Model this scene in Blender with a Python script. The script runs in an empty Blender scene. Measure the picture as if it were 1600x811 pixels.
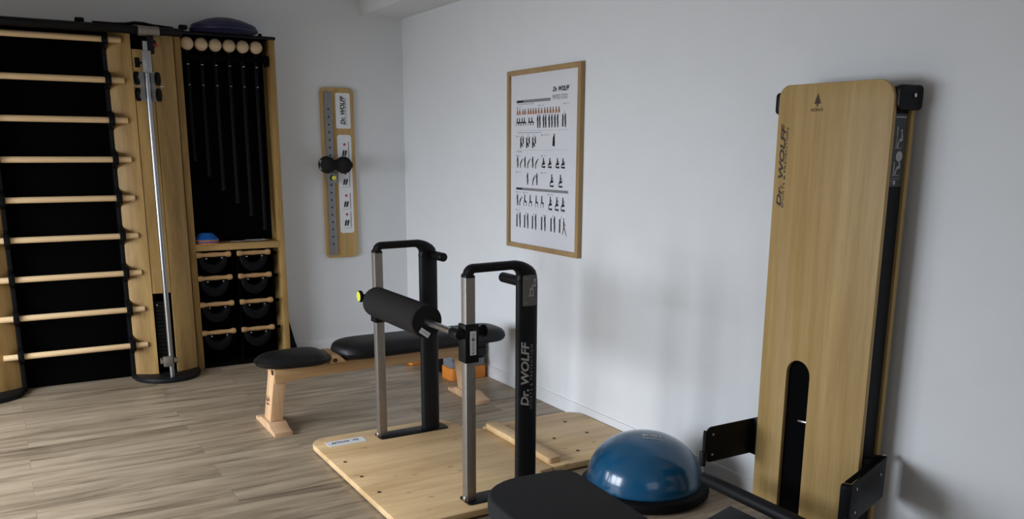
import bpy, bmesh, math, random
from mathutils import Vector, Matrix
C = bpy.context.scene
COL = C.collection
PI = math.pi

# ------------------------------------------------------------------ camera
cam_d = bpy.data.cameras.new('camera'); cam = bpy.data.objects.new('camera', cam_d); COL.objects.link(cam)
RIGHT = Vector((0.8603560294184642, -0.5096744390447595, 0.004412349454051498))
DOWN = Vector((-0.10686076006687407, -0.18883727590029015, -0.9761768595846185))
FWD = Vector((0.4983656093684885, 0.8393881399060673, -0.21693148684275332))
mw = Matrix.Identity(4)
for i in range(3):
    mw[i][0] = RIGHT[i]; mw[i][1] = -DOWN[i]; mw[i][2] = -FWD[i]
mw[2][3] = 1.5
cam.matrix_world = mw
cam_d.sensor_width = 36.0; cam_d.lens = 1340.43 * 36 / 1600
cam_d.shift_y = 128.0 / 1600
cam_d.clip_start = 0.05
C.camera = cam

# ------------------------------------------------------------------ light, exposure
w = bpy.data.worlds.new('world'); C.world = w; w.use_nodes = True
w.node_tree.nodes['Background'].inputs[0].default_value = (0.75, 0.85, 1.0, 1)
w.node_tree.nodes['Background'].inputs[1].default_value = 0.6
C.view_settings.view_transform = 'Standard'; C.view_settings.look = 'None'
C.view_settings.gamma = 1.0; C.view_settings.use_curve_mapping = False
C.view_settings.exposure = 0.0

def area(name, loc, rot, sx, sy, power, col, spread=180):
    d = bpy.data.lights.new(name, 'AREA'); d.shape = 'RECTANGLE'; d.size = sx; d.size_y = sy
    d.energy = power; d.color = col; d.spread = math.radians(spread)
    o = bpy.data.objects.new(name, d); COL.objects.link(o); o.location = loc; o.rotation_euler = rot
    return o
XL = -2.6                        # left wall
WINS = [(3.3, 1.8), (5.0, 1.0)]  # windows in the left wall: y centre, width
for yc, ww in WINS:              # daylight through the two panes of each window, coming down from the sky
    for dy in (-.26, .26):
        area('pane_daylight', (XL + 0.42, yc + dy * ww, 1.12), (0, math.radians(-55), 0), 1.6, ww * .44, 34.5 * ww / 1.5, (0.84, 0.91, 1.0), 119)
area('window_daylight', (0.2, -1.98, 1.6), (math.radians(90), 0, 0), 2.4, 1.6, 10, (0.94, 0.95, 1.0))  # fill added behind the camera at the unseen front window, lifts the back wall

# ------------------------------------------------------------------ materials
def newmat(name):
    m = bpy.data.materials.new(name); m.use_nodes = True
    return m, m.node_tree, m.node_tree.nodes['Principled BSDF']
def plain(name, col, rough=0.5, metal=0.0, noise=0.06, nscale=40, bump=0.0, spec=0.5, coat=0.0):
    m, nt, b = newmat(name)
    b.inputs['Roughness'].default_value = rough; b.inputs['Metallic'].default_value = metal
    b.inputs['Specular IOR Level'].default_value = spec
    if coat: b.inputs['Coat Weight'].default_value = coat; b.inputs['Coat Roughness'].default_value = 0.05
    tc = nt.nodes.new('ShaderNodeTexCoord'); n = nt.nodes.new('ShaderNodeTexNoise')
    n.inputs['Scale'].default_value = nscale; n.inputs['Detail'].default_value = 3
    nt.links.new(tc.outputs['Object'], n.inputs['Vector'])
    r = nt.nodes.new('ShaderNodeValToRGB')
    r.color_ramp.elements[0].position = 0.3; r.color_ramp.elements[1].position = 0.7
    r.color_ramp.elements[0].color = tuple(c * (1 - noise) for c in col) + (1,)
    r.color_ramp.elements[1].color = tuple(min(1, c * (1 + noise)) for c in col) + (1,)
    nt.links.new(n.outputs['Fac'], r.inputs['Fac']); nt.links.new(r.outputs['Color'], b.inputs['Base Color'])
    if bump:
        bp = nt.nodes.new('ShaderNodeBump'); bp.inputs['Strength'].default_value = bump; bp.inputs['Distance'].default_value = 0.002
        nt.links.new(n.outputs['Fac'], bp.inputs['Height']); nt.links.new(bp.outputs['Normal'], b.inputs['Normal'])
    return m
def wood(name, c1, c2, axis='Z', rough=0.5, scale=1.0, stretch=14, knots=0.0, wave=0.35):
    """grain running along one axis of the object"""
    m, nt, b = newmat(name); N = nt.nodes.new; L = nt.links.new
    b.inputs['Roughness'].default_value = rough; b.inputs['Specular IOR Level'].default_value = 0.35
    tc = N('ShaderNodeTexCoord'); mp = N('ShaderNodeMapping')
    s = [stretch * scale] * 3; s['XYZ'.index(axis)] = 1.0 * scale
    mp.inputs['Scale'].default_value = s
    L(tc.outputs['Object'], mp.inputs['Vector'])
    n1 = N('ShaderNodeTexNoise'); n1.inputs['Scale'].default_value = 1.1; n1.inputs['Detail'].default_value = 5; n1.inputs['Distortion'].default_value = 0.5
    n2 = N('ShaderNodeTexNoise'); n2.inputs['Scale'].default_value = 9; n2.inputs['Detail'].default_value = 4
    L(mp.outputs['Vector'], n1.inputs['Vector']); L(mp.outputs['Vector'], n2.inputs['Vector'])
    mx = N('ShaderNodeMath'); mx.operation = 'MULTIPLY_ADD'; mx.inputs[1].default_value = wave; 
    L(n2.outputs['Fac'], mx.inputs[0]); L(n1.outputs['Fac'], mx.inputs[2])
    r = N('ShaderNodeValToRGB'); r.color_ramp.elements[0].position = 0.38 + wave * .3; r.color_ramp.elements[1].position = 0.72 + wave * .4
    r.color_ramp.elements[0].color = (*c2, 1); r.color_ramp.elements[1].color = (*c1, 1)
    L(mx.outputs[0], r.inputs['Fac']); out = r.outputs['Color']
    if knots:
        mk = N('ShaderNodeMapping'); sk = [9.0] * 3; sk['XYZ'.index(axis)] = 4.5; mk.inputs['Scale'].default_value = sk
        L(tc.outputs['Object'], mk.inputs['Vector'])
        v = N('ShaderNodeTexVoronoi'); v.inputs['Scale'].default_value = 1.0
        L(mk.outputs['Vector'], v.inputs['Vector'])
        rk = N('ShaderNodeValToRGB'); rk.color_ramp.elements[0].position = 0.03; rk.color_ramp.elements[1].position = 0.11
        rk.color_ramp.elements[0].color = (knots, knots, knots, 1); rk.color_ramp.elements[1].color = (0, 0, 0, 1)
        L(v.outputs['Distance'], rk.inputs['Fac'])
        mixk = N('ShaderNodeMix'); mixk.data_type = 'RGBA'
        L(rk.outputs['Color'], mixk.inputs['Factor']); L(out, mixk.inputs['A'])
        mixk.inputs['B'].default_value = (c2[0] * .45, c2[1] * .4, c2[2] * .35, 1); out = mixk.outputs['Result']
    L(out, b.inputs['Base Color'])
    bp = N('ShaderNodeBump'); bp.inputs['Strength'].default_value = 0.08; bp.inputs['Distance'].default_value = 0.002
    L(n2.outputs['Fac'], bp.inputs['Height']); L(bp.outputs['Normal'], b.inputs['Normal'])
    return m
M = {}
M['wall'] = plain('wall_paint', (0.74, 0.75, 0.76), 0.85, noise=0.012, nscale=6, bump=0.03, spec=0.2)
M['base'] = plain('baseboard_paint', (0.76, 0.77, 0.78), 0.5, noise=0.01)
M['ceil'] = plain('ceiling_paint', (0.74, 0.74, 0.75), 0.9, noise=0.01)
M['oak'] = wood('oak_veneer', (0.47, 0.295, 0.105), (0.27, 0.155, 0.045), 'Z', 0.5, stretch=9)
M['oak_x'] = wood('oak_veneer_across', (0.47, 0.295, 0.105), (0.29, 0.165, 0.05), 'X', 0.5)
M['oak_light'] = wood('light_oak_board', (0.48, 0.325, 0.135), (0.36, 0.23, 0.08), 'Z', 0.5, stretch=20)
M['beech_x'] = wood('beech_rung', (0.66, 0.43, 0.26), (0.52, 0.32, 0.18), 'X', 0.4)
M['rung'] = wood('rung_beech', (0.93, 0.67, 0.38), (0.78, 0.53, 0.28), 'X', 0.4)
M['rail'] = wood('bench_rail_wood', (0.56, 0.35, 0.17), (0.40, 0.235, 0.105), 'X', 0.45)
M['beech'] = wood('beech_leg', (0.66, 0.42, 0.235), (0.52, 0.31, 0.16), 'Z', 0.45)
M['handle'] = wood('handle_wood', (0.50, 0.30, 0.14), (0.36, 0.2, 0.08), 'X', 0.45)
M['ballwood'] = wood('ball_wood', (0.72, 0.56, 0.36), (0.62, 0.46, 0.28), 'Z', 0.45, stretch=4)
M['pine'] = wood('pine_platform', (0.80, 0.57, 0.31), (0.52, 0.335, 0.16), 'X', 0.5, scale=0.8, stretch=9, knots=0.55, wave=0.2)
M['pine_edge'] = wood('pine_edge', (0.62, 0.43, 0.25), (0.48, 0.32, 0.17), 'X', 0.55)
M['ply'] = wood('birch_board', (0.56, 0.37, 0.15), (0.44, 0.28, 0.10), 'Z', 0.5)
M['frame'] = wood('frame_oak', (0.42, 0.28, 0.13), (0.33, 0.21, 0.09), 'Z', 0.45)
M['black'] = plain('black_metal', (0.005, 0.005, 0.006), 0.42, noise=0.1, spec=0.2)
M['blackp'] = plain('black_plastic', (0.004, 0.004, 0.005), 0.6, noise=0.1, spec=0.12)
M['backp'] = plain('black_panel', (0.0012, 0.0012, 0.0016), 0.8, noise=0.2, nscale=3, spec=0.05)
M['char'] = plain('charcoal_coat', (0.0075, 0.0078, 0.009), 0.5, noise=0.08, spec=0.2)
M['leather'] = plain('black_leatherette', (0.004, 0.004, 0.005), 0.48, spec=0.35, noise=0.15, nscale=200, bump=0.15)
M['bagskin'] = plain('black_bag_skin', (0.004, 0.004, 0.005), 0.65, noise=0.2, nscale=50, spec=0.12)
M['foam'] = plain('dark_foam', (0.020, 0.018, 0.017), 0.9, noise=0.15, nscale=160, bump=0.3, spec=0.1)
M['foampad'] = plain('grey_foam_pad', (0.017, 0.017, 0.018), 0.8, noise=0.12, nscale=220, bump=0.25, spec=0.25)
M['steel'] = plain('brushed_steel', (0.30, 0.275, 0.25), 0.5, metal=0.9, noise=0.06, nscale=60)
M['chrome'] = plain('chrome', (0.70, 0.70, 0.71), 0.24, metal=1.0, noise=0.02)
M['polesteel'] = plain('pole_steel', (0.36, 0.365, 0.37), 0.30, metal=1.0, noise=0.04)
M['alu'] = plain('aluminium', (0.42, 0.42, 0.42), 0.38, metal=1.0, noise=0.05)
M['alup'] = plain('grey_plate', (0.27, 0.27, 0.28), 0.45, metal=0.5, noise=0.05)
M['blue'] = plain('blue_rubber', (0.006, 0.075, 0.165), 0.2, noise=0.08, nscale=8, coat=0.3)
M['navy'] = plain('navy_rubber', (0.004, 0.006, 0.045), 0.5, noise=0.08)
M['coneb'] = plain('blue_marker', (0.01, 0.13, 0.50), 0.6)
M['coneo'] = plain('orange_marker', (0.80, 0.22, 0.02), 0.6)
M['orange'] = plain('orange_plastic', (0.80, 0.26, 0.03), 0.5, noise=0.04)
M['grey'] = plain('grey_plastic', (0.20, 0.21, 0.24), 0.55, noise=0.04)
M['yellow'] = plain('yellow_cap', (0.68, 0.70, 0.06), 0.45, noise=0.03)
M['paper'] = plain('poster_paper', (0.70, 0.70, 0.74), 0.5, noise=0.01)
M['sticker'] = plain('white_sticker', (0.78, 0.78, 0.80), 0.4, noise=0.01)
M['greylab'] = plain('grey_label', (0.13, 0.13, 0.13), 0.4, noise=0.03)
M['darklab'] = plain('dark_label', (0.045, 0.046, 0.048), 0.4, noise=0.03)
M['ink'] = plain('black_ink', (0.015, 0.015, 0.018), 0.5)
M['inkgrey'] = plain('grey_ink', (0.22, 0.22, 0.23), 0.5)
M['inkskin'] = plain('skin_tone_ink', (0.42, 0.20, 0.12), 0.5)
M['inkred'] = plain('red_ink', (0.45, 0.06, 0.07), 0.5)
M['inkgreen'] = plain('green_ink', (0.03, 0.22, 0.03), 0.5)
M['silverink'] = plain('silver_ink', (0.45, 0.45, 0.45), 0.5)
M['whiteink'] = plain('white_ink', (0.62, 0.62, 0.64), 0.5)
M['stamp'] = plain('burnt_ink', (0.035, 0.018, 0.01), 0.6)
M['hole'] = plain('dark_hole', (0.05, 0.025, 0.012), 0.8)
M['red'] = plain('red_knob', (0.25, 0.01, 0.03), 0.4)  # reflection tint for the rail clamp, put into the colour
M['winframe'] = plain('window_frame_paint', (0.7, 0.7, 0.7), 0.4)

def floor_mat():
    m, nt, b = newmat('vinyl_oak_floor'); N = nt.nodes.new; L = nt.links.new
    b.inputs['Roughness'].default_value = 0.42; b.inputs['Specular IOR Level'].default_value = 0.35
    tc = N('ShaderNodeTexCoord')
    br = N('ShaderNodeTexBrick'); br.offset = 0.37; br.inputs['Scale'].default_value = 1
    br.inputs['Brick Width'].default_value = 1.22; br.inputs['Row Height'].default_value = 0.18
    br.inputs['Mortar Size'].default_value = 0.0012; br.inputs['Bias'].default_value = 0
    br.inputs['Color1'].default_value = (0.0, 0, 0, 1); br.inputs['Color2'].default_value = (1, 1, 1, 1)
    br.inputs['Mortar'].default_value = (0.5, 0.5, 0.5, 1)
    L(tc.outputs['Object'], br.inputs['Vector'])
    # shift grain per plank
    sep = N('ShaderNodeSeparateColor'); L(br.outputs['Color'], sep.inputs[0])
    add = N('ShaderNodeVectorMath'); add.operation = 'MULTIPLY_ADD'
    cmb = N('ShaderNodeCombineXYZ')
    for k in range(3): L(sep.outputs[0], cmb.inputs[k])
    L(cmb.outputs[0], add.inputs[0]); add.inputs[1].default_value = (7, 13, 5); L(tc.outputs['Object'], add.inputs[2])
    mp = N('ShaderNodeMapping'); mp.inputs['Scale'].default_value = (1.3, 13, 1); L(add.outputs[0], mp.inputs['Vector'])
    n1 = N('ShaderNodeTexNoise'); n1.inputs['Scale'].default_value = 1.2; n1.inputs['Detail'].default_value = 5; n1.inputs['Distortion'].default_value = 0.6; n1.inputs['Roughness'].default_value = 0.62
    L(mp.outputs['Vector'], n1.inputs['Vector'])
    mp2 = N('ShaderNodeMapping'); mp2.inputs['Scale'].default_value = (5, 90, 1); L(add.outputs[0], mp2.inputs['Vector'])
    n2 = N('ShaderNodeTexNoise'); n2.inputs['Scale'].default_value = 1.3; n2.inputs['Detail'].default_value = 3
    L(mp2.outputs['Vector'], n2.inputs['Vector'])
    a1 = N('ShaderNodeMath'); a1.operation = 'MULTIPLY_ADD'; a1.inputs[1].default_value = 0.22
    L(n2.outputs['Fac'], a1.inputs[0]); L(n1.outputs['Fac'], a1.inputs[2])
    a2 = N('ShaderNodeMath'); a2.operation = 'MULTIPLY_ADD'; a2.inputs[1].default_value = 0.10
    L(sep.outputs[0], a2.inputs[0]); L(a1.outputs[0], a2.inputs[2])
    r = N('ShaderNodeValToRGB'); e = r.color_ramp.elements
    e[0].position = 0.44; e[0].color = (0.115, 0.086, 0.056, 1)
    e[1].position = 0.86; e[1].color = (0.43, 0.345, 0.245, 1)
    x = e.new(0.64); x.color = (0.30, 0.233, 0.158, 1)
    L(a2.outputs[0], r.inputs['Fac'])
    mix = N('ShaderNodeMix'); mix.data_type = 'RGBA'; mix.blend_type = 'MULTIPLY'; mix.inputs['Factor'].default_value = 1
    rm = N('ShaderNodeValToRGB'); rm.color_ramp.elements[0].color = (1, 1, 1, 1); rm.color_ramp.elements[1].color = (0.72, 0.70, 0.68, 1)
    L(br.outputs['Fac'], rm.inputs['Fac']); L(r.outputs['Color'], mix.inputs['A']); L(rm.outputs['Color'], mix.inputs['B'])
    L(mix.outputs['Result'], b.inputs['Base Color'])
    bp = N('ShaderNodeBump'); bp.inputs['Strength'].default_value = 0.1; bp.inputs['Distance'].default_value = 0.001
    L(a1.outputs[0], bp.inputs['Height']); L(bp.outputs['Normal'], b.inputs['Normal'])
    return m
M['floor'] = floor_mat()
def glass_mat():
    m, nt, b = newmat('clear_window_glass')
    b.inputs['Base Color'].default_value = (0.95, 0.97, 0.98, 1); b.inputs['Roughness'].default_value = 0.02
    b.inputs['Transmission Weight'].default_value = 1.0; b.inputs['IOR'].default_value = 1.45
    return m
M['glass'] = glass_mat()

# ------------------------------------------------------------------ helpers
def root_of(o):
    while o.parent: o = o.parent
    return o
class G:
    """collects shapes given in room coordinates"""
    def __init__(s): s.bm = bmesh.new()
    def _xf(s, vs, mat):
        if mat is not None: bmesh.ops.transform(s.bm, matrix=mat, verts=vs)
    def box(s, x0, x1, y0, y1, z0, z1, bev=0.0, seg=2, mat=None):
        r = bmesh.ops.create_cube(s.bm, size=1.0); vs = r['verts']
        bmesh.ops.scale(s.bm, vec=(x1 - x0, y1 - y0, z1 - z0), verts=vs)
        bmesh.ops.translate(s.bm, vec=((x0 + x1) / 2, (y0 + y1) / 2, (z0 + z1) / 2), verts=vs)
        if bev:
            es = list({e for v in vs for e in v.link_edges})
            q = bmesh.ops.bevel(s.bm, geom=es, offset=bev, segments=seg, affect='EDGES', profile=0.5)
            vs = list({v for f in q['faces'] for v in f.verts} | {v for v in vs if v.is_valid})
        s._xf(vs, mat); return s
    def cyl(s, a, b, r, r2=None, n=24, bev=0.0):
        a = Vector(a); b = Vector(b); d = b - a; r2 = r if r2 is None else r2
        q = d.to_track_quat('Z', 'Y').to_matrix().to_4x4(); q.translation = (a + b) / 2
        k = bmesh.ops.create_cone(s.bm, cap_ends=True, segments=n, radius1=r, radius2=r2, depth=d.length, matrix=q)
        if bev:
            caps = [f for v in k['verts'] for f in v.link_faces if len(f.verts) > 4]
            es = list({e for f in caps for e in f.edges})
            bmesh.ops.bevel(s.bm, geom=es, offset=bev, segments=3, affect='EDGES', profile=0.5)
        return s
    def sphere(s, c, r, sc=(1, 1, 1), u=24, v=16):
        mt = Matrix.Translation(c) @ Matrix.Diagonal((r * sc[0], r * sc[1], r * sc[2], 1))
        bmesh.ops.create_uvsphere(s.bm, u_segments=u, v_segments=v, radius=1, matrix=mt); return s
    def prism(s, pts, f, h0, h1, bev=0.0, seg=2):
        """pts: 2-D outline, f(a,b,h) -> 3-D"""
        lo = [s.bm.verts.new(f(a, b, h0)) for a, b in pts]; hi = [s.bm.verts.new(f(a, b, h1)) for a, b in pts]
        n = len(pts); fs = [s.bm.faces.new(lo[::-1]), s.bm.faces.new(hi)]
        for i in range(n): fs.append(s.bm.faces.new((lo[i], lo[(i + 1) % n], hi[(i + 1) % n], hi[i])))
        bmesh.ops.recalc_face_normals(s.bm, faces=fs)
        if bev:
            es = list(set(fs[0].edges) | set(fs[1].edges))
            bmesh.ops.bevel(s.bm, geom=es, offset=bev, segments=seg, affect='EDGES', profile=0.5)
        return s
    def lathe(s, c, prof, n=48, axis='Z'):
        rings = []
        for r, h in prof:
            if r < 1e-6:
                rings.append([s.bm.verts.new((0, 0, h))])
            else:
                rings.append([s.bm.verts.new((r * math.cos(2 * PI * i / n), r * math.sin(2 * PI * i / n), h)) for i in range(n)])
        vs = [v for r in rings for v in r]; fs = []
        for A, B in zip(rings, rings[1:]):
            for i in range(n):
                j = (i + 1) % n
                if len(A) == 1 and len(B) == 1: continue
                if len(A) == 1: fs.append(s.bm.faces.new((A[0], B[j], B[i])))
                elif len(B) == 1: fs.append(s.bm.faces.new((A[i], A[j], B[0])))
                else: fs.append(s.bm.faces.new((A[i], A[j], B[j], B[i])))
        bmesh.ops.recalc_face_normals(s.bm, faces=fs)
        mt = Matrix.Translation(c)
        if axis == 'X': mt = mt @ Matrix.Rotation(PI / 2, 4, 'Y')
        if axis == 'Y': mt = mt @ Matrix.Rotation(-PI / 2, 4, 'X')
        bmesh.ops.transform(s.bm, matrix=mt, verts=vs); return s
    def tube(s, pts, r, n=14, ry=None, side=None, cap=True):
        """sweep; ry+side give an oval section"""
        P = [Vector(p) for p in pts]; rings = []; up = None
        for i, p in enumerate(P):
            t = ((P[min(i + 1, len(P) - 1)] - P[max(i - 1, 0)])).normalized()
            if side is not None: a = (Vector(side) - t * t.dot(Vector(side))).normalized()
            else:
                if up is None:
                    up = Vector((0, 0, 1)) if abs(t.z) < 0.9 else Vector((1, 0, 0))
                a = (up - t * t.dot(up)).normalized(); up = a
            b = t.cross(a); rr = r[i] if isinstance(r, (list, tuple)) else r; rb = rr if ry is None else ry
            rings.append([s.bm.verts.new(p + a * rr * math.cos(2 * PI * k / n) + b * rb * math.sin(2 * PI * k / n)) for k in range(n)])
        fs = []
        for A, B in zip(rings, rings[1:]):
            for k in range(n): fs.append(s.bm.faces.new((A[k], A[(k + 1) % n], B[(k + 1) % n], B[k])))
        if cap: fs += [s.bm.faces.new(rings[0][::-1]), s.bm.faces.new(rings[-1])]
        bmesh.ops.recalc_face_normals(s.bm, faces=fs); return s
    def quad(s, pts):
        s.bm.faces.new([s.bm.verts.new(p) for p in pts]); return s
    def mesh(s, name, m, parent=None, ang=35, origin=None):
        me = bpy.data.meshes.new(name)
        org = Vector((0, 0, 0))
        if parent is not None: org = parent.matrix_world.translation if False else Vector(parent['_o'])
        elif origin is not None: org = Vector(origin)
        bmesh.ops.translate(s.bm, vec=-org, verts=s.bm.verts[:])
        s.bm.to_mesh(me); s.bm.free()
        me.shade_smooth(); me.set_sharp_from_angle(angle=math.radians(ang))
        me.materials.append(m)
        o = bpy.data.objects.new(name, me); COL.objects.link(o)
        if parent is not None: o.parent = parent; o['_o'] = parent['_o']
        else: o.location = org; o['_o'] = list(org)
        return o
def rrect(x0, x1, y0, y1, r, n=6, rs=None):
    """rounded rectangle outline, rs = radii of corners (x1y1, x0y1, x0y0, x1y0)"""
    rs = rs or (r, r, r, r); out = []
    for (cx, sx, cy, sy, a0), q in zip(((x1, -1, y1, -1, 0), (x0, 1, y1, -1, 90), (x0, 1, y0, 1, 180), (x1, -1, y0, 1, 270)), rs):
        for k in range(n + 1):
            a = math.radians(a0 + 90 * k / n); out.append((cx + sx * q + q * math.cos(a), cy + sy * q + q * math.sin(a)))
    return out
XY = lambda a, b, h: (a, b, h)
XZ = lambda a, b, h: (a, h, b)
YZ = lambda a, b, h: (h, a, b)
def tag(o, label, cat, group=None):
    o['label'] = label; o['category'] = cat
    if group: o['group'] = group
    return o
def thing(name, label, cat, loc, group=None):
    o = bpy.data.objects.new(name, None); COL.objects.link(o); o.location = loc; o['_o'] = list(loc)
    o.empty_display_size = 0.1
    return tag(o, label, cat, group)
def struct(name, g, m):
    o = g.mesh(name, m); o['kind'] = 'structure'; return o
def clone(o, dx, label, parent=None):
    """copy a thing, its parts and their sub-parts"""
    c = o.copy(); COL.objects.link(c)
    if parent is None:
        c.location = Vector(o.location) + Vector(dx)
        if label: c['label'] = label
    else: c.parent = parent
    for ch in list(o.children): clone(ch, None, None, c)
    return c
def text(body, size, m, parent, X, Y, loc, name='lettering', shear=0.0, bold=0.0, align='CENTER', fit=None, spacing=1.0, sy=1.0):
    """real letters lying on a surface: X = reading direction, Y = letters' up, loc = centre of the base line"""
    cu = bpy.data.curves.new('t', 'FONT'); cu.body = body; cu.size = 1.0; cu.shear = shear; cu.offset = bold
    cu.align_x = align; cu.resolution_u = 3; cu.space_character = spacing
    tmp = bpy.data.objects.new('t', cu); COL.objects.link(tmp)
    dg = bpy.context.evaluated_depsgraph_get(); me = bpy.data.meshes.new_from_object(tmp.evaluated_get(dg))
    bpy.data.objects.remove(tmp); bpy.data.curves.remove(cu)
    X = Vector(X).normalized(); Y = Vector(Y).normalized(); Z = X.cross(Y)
    xs = [v.co.x for v in me.vertices]; k = size if fit is None else fit / (max(xs) - min(xs))
    org = Vector(parent['_o'])
    for v in me.vertices:
        v.co = Vector(loc) + X * v.co.x * k + Y * v.co.y * k * sy + Z * 0.0006 - org
    me.materials.clear(); me.materials.append(m); me.name = name
    o = bpy.data.objects.new(name, me); COL.objects.link(o); o.parent = parent; o['_o'] = parent['_o']
    return o

# ------------------------------------------------------------------ setting
XR = 2.757; YB = 6.29; YF = -2.0; ZC = 2.85
struct('floor', G().box(XL - .1, XR + .1, YF - .1, YB + .1, -0.06, 0), M['floor'])
struct('wall_back', G().box(XL - .1, XR + .1, YB, YB + .1, 0, ZC), M['wall'])
struct('wall_right', G().box(XR, XR + .1, YF - .1, YB, 0, ZC), M['wall'])
struct('ceiling', G().box(XL - .1, XR + .1, YF - .1, YB + .1, ZC, ZC + .06), M['ceil'])
def holed_wall(name, a0, a1, holes, f, m):
    g = G(); xs = sorted({a0, a1} | {h[0] for h in holes} | {h[1] for h in holes})
    for u, v in zip(xs, xs[1:]):
        h = [q for q in holes if q[0] <= u and q[1] >= v]
        if not h: f(g, u, v, 0, ZC)
        else: f(g, u, v, 0, h[0][2]); f(g, u, v, h[0][3], ZC)
    return struct(name, g, m)
HL = [(yc - ww / 2, yc + ww / 2, 0.12, 2.12) for yc, ww in WINS]
holed_wall('wall_left', YF - .1, YB, HL, lambda g, u, v, a, b: g.box(XL - .1, XL, u, v, a, b), M['wall'])
HF = [(-1.0, 1.4, 0.8, 2.4)]
holed_wall('wall_front', XL, XR, HF, lambda g, u, v, a, b: g.box(u, v, YF - .1, YF, a, b), M['wall'])
def window(i, box):
    """frame and pane in an opening"""
    x0, x1, y0, y1, z0, z1 = box; g = G(); t = 0.05; lx = (x1 - x0) > (y1 - y0)
    g.box(x0, x1, y0, y1, z0, z0 + t).box(x0, x1, y0, y1, z1 - t, z1)
    if lx:
        xm = (x0 + x1) / 2
        for a in (x0, xm - t / 2, x1 - t): g.box(a, a + t, y0, y1, z0 + t, z1 - t)
    else:
        ym = (y0 + y1) / 2
        for a in (y0, ym - t / 2, y1 - t): g.box(x0, x1, a, a + t, z0 + t, z1 - t)
    o = struct('window_%d' % i, g, M['winframe'])
    if lx: p = G().box(x0 + t, x1 - t, (y0 + y1) / 2 - .003, (y0 + y1) / 2 + .003, z0 + t, z1 - t)
    else: p = G().box((x0 + x1) / 2 - .003, (x0 + x1) / 2 + .003, y0 + t, y1 - t, z0 + t, z1 - t)
    p = p.mesh('pane', M['glass'], o); return o
for i, h in enumerate(HL): window(i + 1, (XL - .09, XL - .04, h[0], h[1], h[2], h[3]))
window(3, (HF[0][0], HF[0][1], YF - .09, YF - .04, HF[0][2], HF[0][3]))
struct('trim_1', G().box(2.426, XR, YF, YB, 2.462, ZC), M['wall'])          # boxed-in beam along the right wall
struct('baseboard_right', G().box(XR - .010, XR, YF, YB, 0, 0.078), M['base'])
struct('baseboard_back', G().box(1.75, XR - .014, YB - .014, YB, 0, 0.078, 0.003), M['base'])

# ------------------------------------------------------------------ wall bars
PCX = 0.868                                            # centre of the pulley column
wb = thing('wall_bars', 'black-backed wall bars with nine round wooden rungs between two curved wooden columns', 'wall bars', (0.34, 6.15, 0))
G().box(0.014, 0.665, 6.13, 6.16, 0.0, 2.20, 0.003).mesh('back_panel', M['backp'], wb)
RZ = [0.237 + 0.2397 * i for i in range(9)]
for x in (0.022, 0.664):
    # scalloped upright: a knuckle at each rung
    out = []
    zz = 0.012
    pts = [(6.12, 0.0)]
    for i in range(0, 221):
        z = i * 0.01
        d = min(abs(z - q) for q in RZ)
        y = 6.055 - 0.085 * math.exp(-(d / 0.042) ** 4) if d < 0.09 else 6.055
        pts.append((y, z))
    pts.append((6.12, 2.20))
    G().prism(pts, YZ, x - 0.013, x + 0.013, 0.002).mesh('side_bracket', M['black'], wb)
rung0 = None
for z in RZ:
    if rung0 is None:
        rung0 = G().cyl((-0.072, 6.005, z), (0.757, 6.005, z), 0.0185, n=28, bev=0.003).mesh('rung', M['rung'], wb); rung_z = z
    else:
        c = rung0.copy(); COL.objects.link(c); c.parent = wb; c.location = (0, 0, z - rung_z)
# collars where rungs pass the brackets
for z in RZ:
    for x in (0.022, 0.664):
        G().prism([(6.002 + .033 * math.cos(a), z + .004 + .040 * math.sin(a)) for a in [2 * PI * k / 28 for k in range(28)]], YZ, x - .017, x + .017, .003).mesh('rung_collar', M['blackp'], wb)

# ------------------------------------------------------------------ wooden columns
def arc_y(x, cx): return 5.985 + 0.075 * ((x - cx) / 0.2) ** 2
def column(cx, name, label):
    t = thing(name, label, 'column', (cx, 6.1, 0), 'curved oak columns beside the wall bars')
    # front: left and right strips with the slot between, one centre strip
    g = G(); s0, s1 = cx - 0.060, cx + 0.060
    def strip(xa, xb, z0, z1, off=0.0, n=8):
        P = [(xa + (xb - xa) * i / n, arc_y(xa + (xb - xa) * i / n, cx) + off) for i in range(n + 1)]
        P += [(x, y + 0.022) for x, y in P[::-1]]
        g.prism(P, XY, z0, z1, 0.0012, 1)
    strip(cx - 0.203, s0, 0.03, 2.205); strip(s1, cx + 0.203, 0.03, 2.205)
    strip(s0 + .0035, s1 - .0035, 0.572, 2.105, 0.004)
    g.mesh('wood_front', M['oak'], t)
    G().box(cx - .200, cx + .200, 6.085, 6.275, 0.03, 2.205, 0.003).mesh('column_body', M['backp'], t)
    b = [(cx + 0.212 * math.cos(a), 6.04 + 0.225 * math.sin(a)) for a in [PI + PI * k / 24 for k in range(25)]]
    b += [(cx + 0.212, 6.27), (cx - 0.212, 6.27)]
    G().prism(b, XY, 0.0, 0.03, 0.005).mesh('base_plate', M['char'], t)
    return t
colL = column(-0.188, 'wooden_column', 'curved oak column left of the wall bars, cut off by the left picture edge')
colM = column(PCX, 'pulley_column', 'curved oak column with a steel pulley pole between wall bars and cabinet')
# weight stack seen in the slot
g = G()
for k in range(16): g.box(PCX - .045, PCX + .045, 6.025, 6.08, 0.10 + k * .026, 0.123 + k * .026, 0.002)
g.mesh('weight_stack', M['char'], colM)
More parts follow.
